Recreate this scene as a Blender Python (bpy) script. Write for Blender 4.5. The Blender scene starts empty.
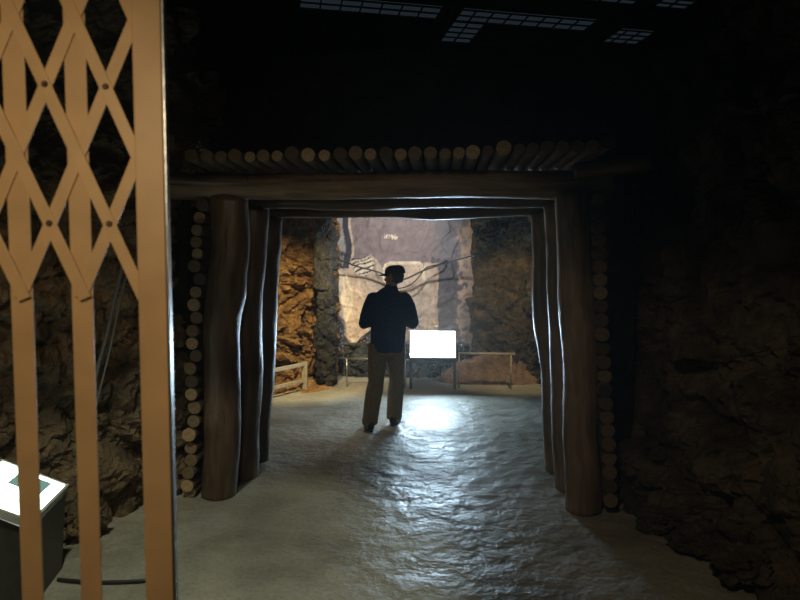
import bpy, bmesh, math, random
from mathutils import Vector, Matrix, noise, Quaternion
random.seed(7)
S = bpy.context.scene
COL = bpy.context.collection
PI = math.pi

# ------------------------------------------------------------------ camera
YAW, PITCH, FPX, EYE = math.radians(3.8), math.radians(3.3), 600.0, 1.7
CAM = Vector((0, 0, EYE))
F_ = Vector((-math.sin(YAW)*math.cos(PITCH), math.cos(YAW)*math.cos(PITCH), -math.sin(PITCH)))
R_ = Vector((math.cos(YAW), math.sin(YAW), 0))
U_ = R_.cross(F_)
def ray(px, py): return F_ + R_*((px-400)/FPX) + U_*((300-py)/FPX)
def at_y(px, py, Y):
    d = ray(px, py); return CAM + d*(Y/d.y)
def at_z(px, py, Z=0.0):
    d = ray(px, py); return CAM + d*((Z-EYE)/d.z)
def at_d(px, py, D): return CAM + ray(px, py)*D

cd = bpy.data.cameras.new('camera'); cam = bpy.data.objects.new('camera', cd); COL.objects.link(cam)
cam.location = CAM
cam.matrix_world = Matrix((( R_.x, U_.x, -F_.x, CAM.x), (R_.y, U_.y, -F_.y, CAM.y), (R_.z, U_.z, -F_.z, CAM.z), (0,0,0,1)))
cd.sensor_width = 36; cd.lens = 36*FPX/800; cd.clip_start = 0.05; cd.clip_end = 100
cd.dof.use_dof = True; cd.dof.focus_distance = 6.2; cd.dof.aperture_fstop = 3.4
S.camera = cam

# ------------------------------------------------------------------ materials
def newmat(name):
    m = bpy.data.materials.new(name); m.use_nodes = True
    nt = m.node_tree; b = nt.nodes['Principled BSDF']
    return m, nt, b
def N(nt, typ, **kw):
    n = nt.nodes.new(typ)
    for k, v in kw.items():
        if k.startswith('i_'):
            n.inputs[k[2:].replace('_', ' ')].default_value = v
        else: setattr(n, k, v)
    return n
def ramp(nt, stops, src):
    r = nt.nodes.new('ShaderNodeValToRGB'); e = r.color_ramp.elements
    while len(e) < len(stops): e.new(0.5)
    for el, (p, c) in zip(e, stops):
        el.position = p; el.color = (*c, 1) if len(c) == 3 else c
    nt.links.new(src, r.inputs[0]); return r
def coords(nt, scale=(1,1,1), kind='Object'):
    t = N(nt, 'ShaderNodeTexCoord'); mp = N(nt, 'ShaderNodeMapping'); mp.inputs['Scale'].default_value = scale
    nt.links.new(t.outputs[kind], mp.inputs[0]); return mp.outputs[0]
def bump(nt, b, h, strength, dist):
    bn = N(nt, 'ShaderNodeBump'); bn.inputs['Strength'].default_value = strength; bn.inputs['Distance'].default_value = dist
    nt.links.new(h, bn.inputs['Height']); nt.links.new(bn.outputs[0], b.inputs['Normal']); return bn

def simple(name, col, rough=0.6, metal=0.0, nscale=20, var=0.25, bmp=0.15, spec=0.5):
    m, nt, b = newmat(name)
    n = N(nt, 'ShaderNodeTexNoise'); n.inputs['Scale'].default_value = nscale; n.inputs['Detail'].default_value = 5
    nt.links.new(coords(nt), n.inputs['Vector'])
    lo = tuple(c*(1-var) for c in col); hi = tuple(min(1, c*(1+var)) for c in col)
    r = ramp(nt, [(0.3, lo), (0.7, hi)], n.outputs['Fac']); nt.links.new(r.outputs[0], b.inputs['Base Color'])
    b.inputs['Roughness'].default_value = rough; b.inputs['Metallic'].default_value = metal
    b.inputs['Specular IOR Level'].default_value = spec
    bump(nt, b, n.outputs['Fac'], bmp, 0.01)
    return m

def rock(name, c_dark, c_mid, c_light, scale=1.0, rough=0.85, bdist=0.03, spec=0.3):
    m, nt, b = newmat(name)
    v = coords(nt)
    n1 = N(nt, 'ShaderNodeTexNoise'); n1.inputs['Scale'].default_value = 2.2*scale; n1.inputs['Detail'].default_value = 9; n1.inputs['Roughness'].default_value = .65
    n2 = N(nt, 'ShaderNodeTexNoise'); n2.inputs['Scale'].default_value = 14*scale; n2.inputs['Detail'].default_value = 8; n2.inputs['Roughness'].default_value = .7
    vo = N(nt, 'ShaderNodeTexVoronoi', feature='DISTANCE_TO_EDGE'); vo.inputs['Scale'].default_value = 5*scale
    nd = N(nt, 'ShaderNodeTexNoise'); nd.inputs['Scale'].default_value = 4*scale; nd.inputs['Detail'].default_value = 4
    mix = N(nt, 'ShaderNodeVectorMath', operation='MULTIPLY_ADD')
    for s in (n1, n2, nd): nt.links.new(v, s.inputs['Vector'])
    nt.links.new(nd.outputs['Color'], mix.inputs[0]); mix.inputs[1].default_value = (.5, .5, .5); nt.links.new(v, mix.inputs[2])
    nt.links.new(mix.outputs[0], vo.inputs['Vector'])
    r = ramp(nt, [(0.3, c_dark), (0.5, c_mid), (0.72, c_light)], n1.outputs['Fac'])
    r2 = ramp(nt, [(0.3, (.45,.45,.45)), (0.65, (1,1,1))], n2.outputs['Fac'])
    mx = N(nt, 'ShaderNodeMix', data_type='RGBA', blend_type='MULTIPLY'); mx.inputs[0].default_value = .8
    nt.links.new(r.outputs[0], mx.inputs[6]); nt.links.new(r2.outputs[0], mx.inputs[7])
    nt.links.new(mx.outputs[2], b.inputs['Base Color'])
    cr = ramp(nt, [(0.0, (0,0,0)), (0.09, (1,1,1))], vo.outputs['Distance'])
    ad = N(nt, 'ShaderNodeMath', operation='MULTIPLY_ADD'); nt.links.new(cr.outputs[0], ad.inputs[0]); ad.inputs[1].default_value = .35
    nt.links.new(n2.outputs['Fac'], ad.inputs[2])
    bump(nt, b, ad.outputs[0], .9, bdist)
    b.inputs['Roughness'].default_value = rough; b.inputs['Specular IOR Level'].default_value = spec
    return m

def timber(name, c1, c2, rough=0.5, coat=0.0):
    m, nt, b = newmat(name)
    v = coords(nt, (9, 9, .9)); v2 = coords(nt, (3, 3, 2))
    n1 = N(nt, 'ShaderNodeTexNoise'); n1.inputs['Scale'].default_value = 3; n1.inputs['Detail'].default_value = 8; n1.inputs['Roughness'].default_value = .6
    n2 = N(nt, 'ShaderNodeTexNoise'); n2.inputs['Scale'].default_value = 1.5; n2.inputs['Detail'].default_value = 5
    nt.links.new(v, n1.inputs['Vector']); nt.links.new(v2, n2.inputs['Vector'])
    r = ramp(nt, [(0.3, c1), (0.7, c2)], n1.outputs['Fac'])
    r2 = ramp(nt, [(0.35, (.5,.5,.5)), (0.65, (1,1,1))], n2.outputs['Fac'])
    mx = N(nt, 'ShaderNodeMix', data_type='RGBA', blend_type='MULTIPLY'); mx.inputs[0].default_value = .8
    nt.links.new(r.outputs[0], mx.inputs[6]); nt.links.new(r2.outputs[0], mx.inputs[7])
    nt.links.new(mx.outputs[2], b.inputs['Base Color'])
    b.inputs['Roughness'].default_value = rough
    bump(nt, b, n1.outputs['Fac'], .5, .012)
    return m

def cut_end(name, c1, c2):
    m, nt, b = newmat(name)
    v = coords(nt, (1, 1, 0))
    w = N(nt, 'ShaderNodeTexWave', wave_type='RINGS', rings_direction='SPHERICAL'); w.inputs['Scale'].default_value = 28; w.inputs['Distortion'].default_value = 2.5
    nt.links.new(v, w.inputs['Vector'])
    n = N(nt, 'ShaderNodeTexNoise'); n.inputs['Scale'].default_value = 30; n.inputs['Detail'].default_value = 4
    nt.links.new(coords(nt), n.inputs['Vector'])
    oi = N(nt, 'ShaderNodeObjectInfo')
    r = ramp(nt, [(0.2, c1), (0.9, c2)], w.outputs['Fac'])
    r2 = ramp(nt, [(0.3, (.55,.52,.5)), (0.7, (1,1,1))], n.outputs['Fac'])
    r3 = ramp(nt, [(0, (.14,.13,.12)), (1, (1.0,1.0,1.0))], oi.outputs['Random'])
    mx = N(nt, 'ShaderNodeMix', data_type='RGBA', blend_type='MULTIPLY'); mx.inputs[0].default_value = 1
    mx2 = N(nt, 'ShaderNodeMix', data_type='RGBA', blend_type='MULTIPLY'); mx2.inputs[0].default_value = 1
    nt.links.new(r.outputs[0], mx.inputs[6]); nt.links.new(r2.outputs[0], mx.inputs[7])
    nt.links.new(mx.outputs[2], mx2.inputs[6]); nt.links.new(r3.outputs[0], mx2.inputs[7])
    nt.links.new(mx2.outputs[2], b.inputs['Base Color'])
    b.inputs['Roughness'].default_value = .7
    return m

def emit(name, col, strength):
    m, nt, b = newmat(name)
    nt.nodes.remove(b)
    e = N(nt, 'ShaderNodeEmission'); e.inputs[0].default_value = (*col, 1); e.inputs[1].default_value = strength
    nt.links.new(e.outputs[0], nt.nodes['Material Output'].inputs[0]); return m

M_FRONTROCK = rock('dark_brown_rock', (.03,.026,.02), (.10,.082,.06), (.22,.17,.11), 1.2)
M_DARKROCK = rock('shade_dark_rock', (.008,.008,.007), (.02,.018,.015), (.04,.035,.028), 1.3, spec=.1)  # near-black rock: the gloom above the frame is put into the colour
M_LEFTROCK = rock('brown_flaky_rock', (.035,.028,.018), (.17,.125,.07), (.34,.25,.14), 1.3)
M_AMBER = rock('ochre_rock', (.09,.045,.016), (.42,.24,.09), (.70,.46,.20), 2.4, bdist=.05)
M_PILLAR = rock('dark_grey_rock', (.012,.012,.011), (.034,.033,.028), (.085,.078,.062), 1.6)
M_OLIVE = rock('olive_rock', (.022,.018,.011), (.085,.065,.036), (.22,.155,.075), 2.6)
M_EARTH = rock('red_brown_earth', (.11,.068,.045), (.29,.19,.12), (.44,.31,.20), 2.0)
M_BLOCK = rock('grey_green_blocks', (.02,.022,.018), (.055,.06,.047), (.12,.125,.10), 2.2)
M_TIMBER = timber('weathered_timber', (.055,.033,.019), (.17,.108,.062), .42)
M_TIMBERPALE = timber('tan_pale_timber', (.12,.08,.045), (.34,.235,.135), .5)  # lighter tan timber for the right posts and front lintel
M_POLE = timber('pole_bark', (.05,.04,.028), (.13,.10,.068), .6)
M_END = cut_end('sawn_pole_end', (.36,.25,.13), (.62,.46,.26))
M_ENDDARK = cut_end('dimmed_pole_end', (.17,.115,.065), (.34,.24,.14))  # sawn end colour darkened so the right stack looks dim
M_GATE = simple('tan_painted_steel', (.66,.43,.21), .45, 0.0, 9, .10, .04)
M_GATEBAR = simple('cream_painted_steel', (.68,.45,.22), .45, 0.0, 12, .09, .04)
M_RIVET = simple('dull_rivet', (.10,.06,.04), .5, .6, 60)
M_STEEL = simple('galvanised_steel', (.45,.46,.46), .35, .9, 30, .15)
M_RAILWOOD = simple('grey_wood_rail', (.34,.30,.22), .55, 0, 22, .25)
M_CASE = simple('dark_grey_case_paint', (.055,.055,.05), .45, 0, 25, .2)
M_CASEPALE = simple('pale_case_edge', (.62,.66,.62), .3, 0.2, 25, .1)
M_CABLE = simple('black_cable', (.018,.018,.018), .5, 0, 40, .2)
M_CABLEG = simple('grey_cable', (.10,.10,.095), .5, 0, 40, .2)
M_BEAM = simple('painted_steel_beam', (.012,.013,.014), .5, 0, 10)
M_CEIL = simple('dark_roof_sheet', (.006,.006,.007), .9, 0, 4)
M_SKY = emit('skylight_pane_glow', (.55,.78,1.0), .021)
M_JACKET = simple('navy_fabric', (.010,.045,.125), .8, 0, 60, .35, .3, .2)
M_TROUSER = simple('khaki_cotton', (.26,.205,.125), .85, 0, 45, .2, .3, .2)
M_CAP = simple('dark_cap_cloth', (.012,.015,.026), .85, 0, 80, .2, .2, .2)
M_SKIN = simple('skin', (.42,.26,.19), .55, 0, 30, .08, .05)
M_HAIR = simple('grey_brown_hair', (.05,.04,.035), .7, 0, 120, .4, .6)
M_SHOE = simple('dark_shoe_leather', (.02,.018,.017), .45, 0, 50, .3)

# lit panels: a bright print behind glass
def lit_panel(name, base, strength, patches):
    m, nt, b = newmat(name)
    nt.nodes.remove(b)
    v = coords(nt, (1,1,1))
    sep = N(nt, 'ShaderNodeSeparateXYZ'); nt.links.new(v, sep.inputs[0])
    n = N(nt, 'ShaderNodeTexNoise'); n.inputs['Scale'].default_value = 9; n.inputs['Detail'].default_value = 4; nt.links.new(v, n.inputs['Vector'])
    r = ramp(nt, [(0.3, tuple(c*.8 for c in base)), (0.7, base)], n.outputs['Fac'])
    cur = r.outputs[0]
    for (x0, x1, y0, y1, c) in patches:
        fac = None
        for out, lo, hi in ((sep.outputs[0], x0, x1), (sep.outputs[1], y0, y1)):
            for op, val in (('GREATER_THAN', lo), ('LESS_THAN', hi)):
                k = N(nt, 'ShaderNodeMath', operation=op); nt.links.new(out, k.inputs[0]); k.inputs[1].default_value = val
                if fac is None: fac = k.outputs[0]
                else:
                    q = N(nt, 'ShaderNodeMath', operation='MULTIPLY'); nt.links.new(fac, q.inputs[0]); nt.links.new(k.outputs[0], q.inputs[1]); fac = q.outputs[0]
        mx = N(nt, 'ShaderNodeMix', data_type='RGBA'); nt.links.new(fac, mx.inputs[0]); nt.links.new(cur, mx.inputs[6])
        mx.inputs[7].default_value = (*c, 1); cur = mx.outputs[2]
    e = N(nt, 'ShaderNodeEmission'); e.inputs[1].default_value = strength; nt.links.new(cur, e.inputs[0])
    nt.links.new(e.outputs[0], nt.nodes['Material Output'].inputs[0])
    return m
M_LITFAR = lit_panel('lit_panel_cool_white', (.60,.82,1.0), 125.0, [])
M_LITNEAR = lit_panel('lit_panel_greenish_white', (.86,1.0,.90), 5.5, [(.04,.21,-.11,.06,(.03,.055,.045))])

# floor
def floor_mat():
    m, nt, b = newmat('trowelled_cement')
    v = coords(nt)
    n1 = N(nt, 'ShaderNodeTexNoise'); n1.inputs['Scale'].default_value = 1.3; n1.inputs['Detail'].default_value = 8; n1.inputs['Roughness'].default_value = .6
    n2 = N(nt, 'ShaderNodeTexNoise'); n2.inputs['Scale'].default_value = 6.0; n2.inputs['Detail'].default_value = 4; n2.inputs['Roughness'].default_value = .55
    n2.inputs['Distortion'].default_value = .1
    n3 = N(nt, 'ShaderNodeTexNoise'); n3.inputs['Scale'].default_value = 40; n3.inputs['Detail'].default_value = 5
    for n in (n1, n2, n3): nt.links.new(v, n.inputs['Vector'])
    r = ramp(nt, [(0.3, (.20,.19,.15)), (0.5, (.33,.32,.26)), (0.7, (.45,.44,.37))], n1.outputs['Fac'])
    r2 = ramp(nt, [(0.35, (.7,.7,.7)), (0.6, (1,1,1))], n3.outputs['Fac'])
    mx = N(nt, 'ShaderNodeMix', data_type='RGBA', blend_type='MULTIPLY'); mx.inputs[0].default_value = .7
    nt.links.new(r.outputs[0], mx.inputs[6]); nt.links.new(r2.outputs[0], mx.inputs[7]); nt.links.new(mx.outputs[2], b.inputs['Base Color'])
    rr = ramp(nt, [(0.35, (.38,.38,.38)), (0.65, (.66,.66,.66))], n1.outputs['Fac']); nt.links.new(rr.outputs[0], b.inputs['Roughness'])
    ad = N(nt, 'ShaderNodeMath', operation='MULTIPLY_ADD'); nt.links.new(n3.outputs['Fac'], ad.inputs[0]); ad.inputs[1].default_value = .06
    nt.links.new(n2.outputs['Fac'], ad.inputs[2])
    bump(nt, b, ad.outputs[0], 1.0, .032)
    return m
M_FLOOR = floor_mat()

# ------------------------------------------------------------------ mesh helpers
def link(name, bm, mats, parent=None, smooth=True, loc=None):
    me = bpy.data.meshes.new(name); bm.normal_update(); bm.to_mesh(me); bm.free()
    if not isinstance(mats, (list, tuple)): mats = [mats]
    for m in mats: me.materials.append(m)
    if smooth:
        for p in me.polygons: p.use_smooth = True
    o = bpy.data.objects.new(name, me); COL.objects.link(o)
    if parent: o.parent = parent
    if loc is not None: o.location = loc
    return o
def tag(o, label=None, cat=None, group=None, kind=None):
    if label: o['label'] = label
    if cat: o['category'] = cat
    if group: o['group'] = group
    if kind: o['kind'] = kind
    return o
def empty(name, loc, rotz=0.0):
    o = bpy.data.objects.new(name, None); COL.objects.link(o); o.location = loc; o.rotation_euler = (0, 0, rotz)
    o.empty_display_size = .1; return o
def box(bm, c, s, rot=None, bev=0.0):
    r = bmesh.ops.create_cube(bm, size=1.0)
    vs = r['verts']
    for v in vs: v.co = Vector((v.co.x*s[0], v.co.y*s[1], v.co.z*s[2]))
    if bev > 0:
        es = list({e for v in vs for e in v.link_edges})
        out = bmesh.ops.bevel(bm, geom=es, offset=bev, segments=2, affect='EDGES', profile=.6)
        vs = list({v for f in out['faces'] for v in f.verts} | {v for v in vs if v.is_valid})
        seen = set(vs); stack = list(vs)
        while stack:
            v = stack.pop()
            for e in v.link_edges:
                o = e.other_vert(v)
                if o not in seen: seen.add(o); stack.append(o)
        vs = list(seen)
    for v in vs:
        co = v.co.copy()
        if rot is not None: co = rot @ co
        v.co = co + Vector(c)
    return vs
def bar(bm, a, b, w, t, bev=0.0, up=Vector((0,1,0))):
    """flat bar from a to b, width w, thickness t along 'up'"""
    a, b = Vector(a), Vector(b); d = (b-a); L = d.length; z = d.normalized()
    y = (up - z*up.dot(z)).normalized(); x = y.cross(z)
    rot = Matrix((x, y, z)).transposed()
    return box(bm, (a+b)/2, (w, t, L), rot, bev)
def tube(bm, pts, rads, seg=14, cap=True, flat=None):
    """swept tube; rads floats or (rx, ry)"""
    pts = [Vector(p) for p in pts]; n = len(pts); rings = []
    t0 = (pts[1]-pts[0]).normalized()
    ref = Vector((1,0,0)) if abs(t0.x) < .8 else Vector((0,1,0))
    x = (ref - t0*ref.dot(t0)).normalized()
    for i in range(n):
        t = (pts[min(i+1, n-1)] - pts[max(i-1, 0)]).normalized()
        x = (x - t*x.dot(t)).normalized(); y = t.cross(x)
        r = rads[i] if isinstance(rads, (list, tuple)) else rads
        rx, ry = r if isinstance(r, tuple) else (r, r)
        rings.append([bm.verts.new(pts[i] + x*math.cos(2*PI*k/seg)*rx + y*math.sin(2*PI*k/seg)*ry) for k in range(seg)])
    for i in range(n-1):
        for k in range(seg):
            bm.faces.new((rings[i][k], rings[i][(k+1)%seg], rings[i+1][(k+1)%seg], rings[i+1][k]))
    if cap:
        bm.faces.new(rings[0][::-1]); bm.faces.new(rings[-1])
    return rings
def ball(bm, c, r, seg=16):
    res = bmesh.ops.create_uvsphere(bm, u_segments=seg, v_segments=seg//2+2, radius=1.0)
    for v in res['verts']: v.co = Vector((v.co.x*r[0], v.co.y*r[1], v.co.z*r[2])) + Vector(c)
    return res['verts']

def log(name, p0, p1, r0, r1, seed, mats, seg=20, rings=18, wob=.012, rough=.05, knots=0, chamfer=.15):
    """round timber: local Z along its length, sawn ends as second material"""
    p0, p1 = Vector(p0), Vector(p1); L = (p1-p0).length
    bm = bmesh.new(); rnd = random.Random(seed)
    kn = [(rnd.uniform(.15, .9)*L, rnd.uniform(0, 2*PI), rnd.uniform(.10, .2)) for _ in range(knots)]
    zs = [i/(rings-1)*L for i in range(rings)]
    RR = []
    for i, z in enumerate(zs):
        t = z/L; r = r0*(1-t) + r1*t
        cx = wob*noise.noise(Vector((z*1.3+seed*3.1, 0, seed))) * min(1, 6*min(t, 1-t)+.15)
        cy = wob*noise.noise(Vector((z*1.3+seed*3.1, 7, seed))) * min(1, 6*min(t, 1-t)+.15)
        ring = []
        for k in range(seg):
            a = 2*PI*k/seg
            rr = r*(1 + rough*noise.noise(Vector((math.cos(a)*1.3+seed, math.sin(a)*1.3, z*2.2))) + rough*.5*noise.noise(Vector((math.cos(a)*4+seed, math.sin(a)*4, z*7))))
            for (kz, ka, ks) in kn:
                da = (a-ka+PI) % (2*PI) - PI
                rr += r*ks*math.exp(-((z-kz)/.11)**2 - (da/.8)**2)
            ring.append(bm.verts.new((cx + math.cos(a)*rr, cy + math.sin(a)*rr, z)))
        RR.append(ring)
    for i in range(rings-1):
        for k in range(seg):
            bm.faces.new((RR[i][k], RR[i][(k+1)%seg], RR[i+1][(k+1)%seg], RR[i+1][k]))
    ch = chamfer*min(r0, r1)*.5
    for ring, s in ((RR[0], -1), (RR[-1], 1)):
        cen = sum((v.co for v in ring), Vector())/seg
        inner = [bm.verts.new(cen + (v.co-cen)*(1-chamfer*.5) + Vector((0, 0, s*ch*.5))) for v in ring]
        for k in range(seg):
            f = (ring[k], ring[(k+1)%seg], inner[(k+1)%seg], inner[k])
            fc = bm.faces.new(f if s < 0 else f); fc.material_index = 1
        cv = bm.verts.new(cen + Vector((0, 0, s*ch*.5)))
        for k in range(seg):
            fc = bm.faces.new((inner[k], inner[(k+1)%seg], cv)); fc.material_index = 1
    bmesh.ops.recalc_face_normals(bm, faces=bm.faces)
    o = link(name, bm, mats)
    for p in o.data.polygons:
        if p.material_index == 1: p.use_smooth = False
    d = (p1-p0).normalized()
    o.rotation_euler = d.to_track_quat('Z', 'Y').to_euler(); o.location = p0
    return o

# rock displacement
def blocks(p, s, seed):
    q = Vector((p.x*s, p.y*s, p.z*s*.8)) + Vector((seed*11.3, seed*5.7, seed*2.9))
    d, pts = noise.voronoi(q)
    c = pts[0]; h = noise.cell_vector(c*9.17)
    g = noise.cell_vector(c*5.31 + Vector((3, 1, 2)))
    v = (h.x-.5) + ((g.x-.5)*(q.x-c.x) + (g.y-.5)*(q.y-c.y) + (g.z-.5)*(q.z-c.z))*1.6
    crack = min(1.0, (d[1]-d[0])*5)
    return v - (1-crack)*.45
def rdisp(p, amp, scale, seed):
    w = p + .25*noise.noise_vector(p*1.4)
    return amp*(.62*blocks(w, 1.5*scale, seed) + .34*blocks(w, 3.7*scale, seed+3) + .17*blocks(w, 9*scale, seed+5) + .35*noise.fractal(p*1.1*scale, .9, 2.1, 5))
def poly_at(path, t):
    L = [0]
    for a, b in zip(path, path[1:]): L.append(L[-1] + (Vector(b)-Vector(a)).length)
    s = t*L[-1]
    for i in range(len(path)-1):
        if s <= L[i+1] or i == len(path)-2:
            k = (s-L[i])/(L[i+1]-L[i]); return Vector(path[i]).lerp(Vector(path[i+1]), k)
def smooth_path(path, n=4):
    pts = [Vector(p) for p in path]
    for _ in range(2):
        q = [pts[0]]
        for a, b in zip(pts, pts[1:]): q += [a.lerp(b, .25), a.lerp(b, .75)]
        q.append(pts[-1]); pts = q
    return [tuple(p) for p in pts]
def rock_wall(name, path, z0, z1, nu, nv, amp, scale, seed, mat, side=1, lean=0.0, foot=0.0, smooth=False, kind='structure', fade=True):
    """wall along an x-y path, facing side*left of travel; foot pushes the base into the room"""
    path = smooth_path(path); bm = bmesh.new(); G = []
    for i in range(nu+1):
        t = i/nu; c = poly_at(path, t); c2 = poly_at(path, min(1, t+.01)); c1 = poly_at(path, max(0, t-.01))
        tan = (c2-c1).normalized(); nrm = Vector((-tan.y, tan.x))*side
        col = []
        for j in range(nv+1):
            s = j/nv; z = z0 + (z1-z0)*s
            base = Vector((c.x, c.y, z))
            off = rdisp(base, amp, scale, seed) + foot*max(0, 1-s*2.2)**2 - lean*s
            col.append(bm.verts.new(base + Vector((nrm.x, nrm.y, 0))*off))
        G.append(col)
    for i in range(nu):
        for j in range(nv):
            f = (G[i][j], G[i+1][j], G[i+1][j+1], G[i][j+1])
            bm.faces.new(f if side < 0 else f[::-1])
    # thickness: a shell set behind the face
    back = []
    for i in range(nu+1):
        t = i/nu; c = poly_at(path, t); c2 = poly_at(path, min(1, t+.01)); c1 = poly_at(path, max(0, t-.01))
        tan = (c2-c1).normalized(); nrm = Vector((-tan.y, tan.x))*side
        back.append([bm.verts.new((c.x - nrm.x*(.35+lean), c.y - nrm.y*(.35+lean), z)) for z in (z0, z1)])
    for i in range(nu):
        bm.faces.new((back[i][0], back[i][1], back[i+1][1], back[i+1][0]))
        bm.faces.new((G[i][nv], back[i][1], back[i+1][1], G[i+1][nv]))
    o = link(name, bm, mat, smooth=smooth)
    if kind: o['kind'] = kind
    return o
def rock_column(name, cx, cy, rx, ry, z1, seed, mat, amp=.08, scale=2.0, nu=64, nv=90, power=4.0):
    bm = bmesh.new(); G = []
    for j in range(nv+1):
        z = z1*j/nv; row = []
        for k in range(nu):
            a = 2*PI*k/nu; ca, sa = math.cos(a), math.sin(a)
            rr = (abs(ca)**power + abs(sa)**power)**(-1/power)
            n = Vector((ca, sa, 0)); p = Vector((ca*rr*rx, sa*rr*ry, z))
            p += n*rdisp(p + Vector((cx, cy, 0)), amp, scale, seed)
            row.append(bm.verts.new(p))
        G.append(row)
    for j in range(nv):
        for k in range(nu): bm.faces.new((G[j][k], G[j][(k+1)%nu], G[j+1][(k+1)%nu], G[j+1][k]))
    bm.faces.new(G[0][::-1]); bm.faces.new(G[-1])
    return link(name, bm, mat, smooth=False, loc=(cx, cy, 0))
def boulder(name, c, r, seed, mat, label, group=None, cat='rock'):
    bm = bmesh.new(); bmesh.ops.create_icosphere(bm, subdivisions=4, radius=1.0)
    for v in bm.verts:
        p = v.co.copy(); d = 1 + rdisp(p + Vector((seed*3, 0, 0)), .42, .9, seed)
        v.co = Vector((p.x*r[0]*d, p.y*r[1]*d, p.z*r[2]*d))
    zmin = min(v.co.z for v in bm.verts)
    for v in bm.verts: v.co.z = max(v.co.z - zmin*.75, 0) 
    o = link(name, bm, mat, smooth=False, loc=c)
    return tag(o, label, cat, group)

# ------------------------------------------------------------------ floor
bm = bmesh.new()
box(bm, (-.5, 4.0, -.1), (11, 13, .2))
fl = link('floor', bm, M_FLOOR, smooth=False); fl['kind'] = 'structure'

# ------------------------------------------------------------------ rock shell of the front space
rock_wall('wall_left', [(-3.6,-1.5),(-3.6,1.6),(-3.0,2.9),(-2.35,3.75),(-1.95,4.25),(-1.80,5.2)], 0, 3.6, 210, 130, .26, 1.15, 1, M_LEFTROCK, side=-1, lean=-.05, foot=.06)
rock_wall('wall_right', [(1.36,5.3),(1.42,4.5),(1.60,3.9),(1.92,3.0),(2.1,1.6),(2.6,.4),(2.9,-1.5)], 0, 3.6, 210, 130, .26, .95, 2, M_FRONTROCK, side=-1, lean=.30, foot=.30)
# rock face above the timber frame, reaching up into the hall
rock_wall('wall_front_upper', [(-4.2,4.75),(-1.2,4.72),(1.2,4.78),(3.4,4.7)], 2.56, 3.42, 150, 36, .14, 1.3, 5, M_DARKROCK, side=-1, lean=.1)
# outer hall walls
bm = bmesh.new(); box(bm, (-5.9, 4, 3.2), (.2, 13.4, 6.4)); o = link('wall_hall_left', bm, M_CEIL, smooth=False); o['kind'] = 'structure'
bm = bmesh.new(); box(bm, (4.9, 4, 3.2), (.2, 13.4, 6.4)); o = link('wall_hall_right', bm, M_CEIL, smooth=False); o['kind'] = 'structure'
bm = bmesh.new(); box(bm, (-.5, 10.6, 3.2), (11, .2, 6.4)); o = link('wall_hall_back', bm, M_CEIL, smooth=False); o['kind'] = 'structure'
bm = bmesh.new(); box(bm, (-.5, -2.6, 3.2), (11, .2, 6.4)); o = link('wall_hall_front', bm, M_CEIL, smooth=False); o['kind'] = 'structure'

# ------------------------------------------------------------------ chamber behind the frame
rock_wall('wall_chamber_left', [(-1.95,5.5),(-2.75,5.9),(-2.85,7.2),(-2.55,8.2),(-2.1,8.72),(-1.5,8.95)], 0, 3.1, 190, 160, .30, 2.1, 9, M_AMBER, side=-1)
rock_wall('wall_chamber_right', [(1.0,9.2),(1.38,8.6),(1.52,7.4),(1.75,6.2),(1.32,5.5)], 0, 3.1, 110, 110, .2, 1.5, 12, M_OLIVE, side=-1)
bm = bmesh.new(); G = []
for i in range(61):
    row = []
    for j in range(51):
        x = -3.2 + 5.6*i/60; y = 5.45 + 4.6*j/50
        row.append(bm.verts.new((x, y, 3.0 - .5*abs(rdisp(Vector((x, y, 0)), .3, 1.2, 21)))))
    G.append(row)
for i in range(60):
    for j in range(50): bm.faces.new((G[i][j], G[i][j+1], G[i+1][j+1], G[i+1][j]))
box(bm, (-.4, 7.75, 3.12), (5.6, 4.6, .1))
o = link('ceiling_chamber', bm, M_PILLAR, smooth=False); o['kind'] = 'structure'

bm = bmesh.new(); box(bm, (-.35, 5.72, 2.85), (5.2, .16, .66)); box(bm, (-2.45, 5.68, 1.4), (1.16, .2, 2.8)); box(bm, (1.87, 5.68, 1.4), (1.28, .2, 2.8))
o = link('wall_light_seal', bm, M_PILLAR, smooth=False); o['kind'] = 'structure'  # filler wall added behind the poles to seal in the chamber light
c = at_y(326.5, 390, 8.25)
tag(rock_column('rock_pillar', c.x-.03, 8.45, .135, .2, 3.0, 31, M_PILLAR, .10, 2.2),
    'narrow dark grey rock pillar between the ochre rock wall and the painted mural', 'rock pillar')
tag(rock_column('rock_pillar', .90, 9.08, .43, .24, 3.0, 33, M_OLIVE, .11, 2.3, 110, 110),
    'broad olive brown rock pillar right of the mural, behind the thin rail', 'rock pillar')

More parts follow.
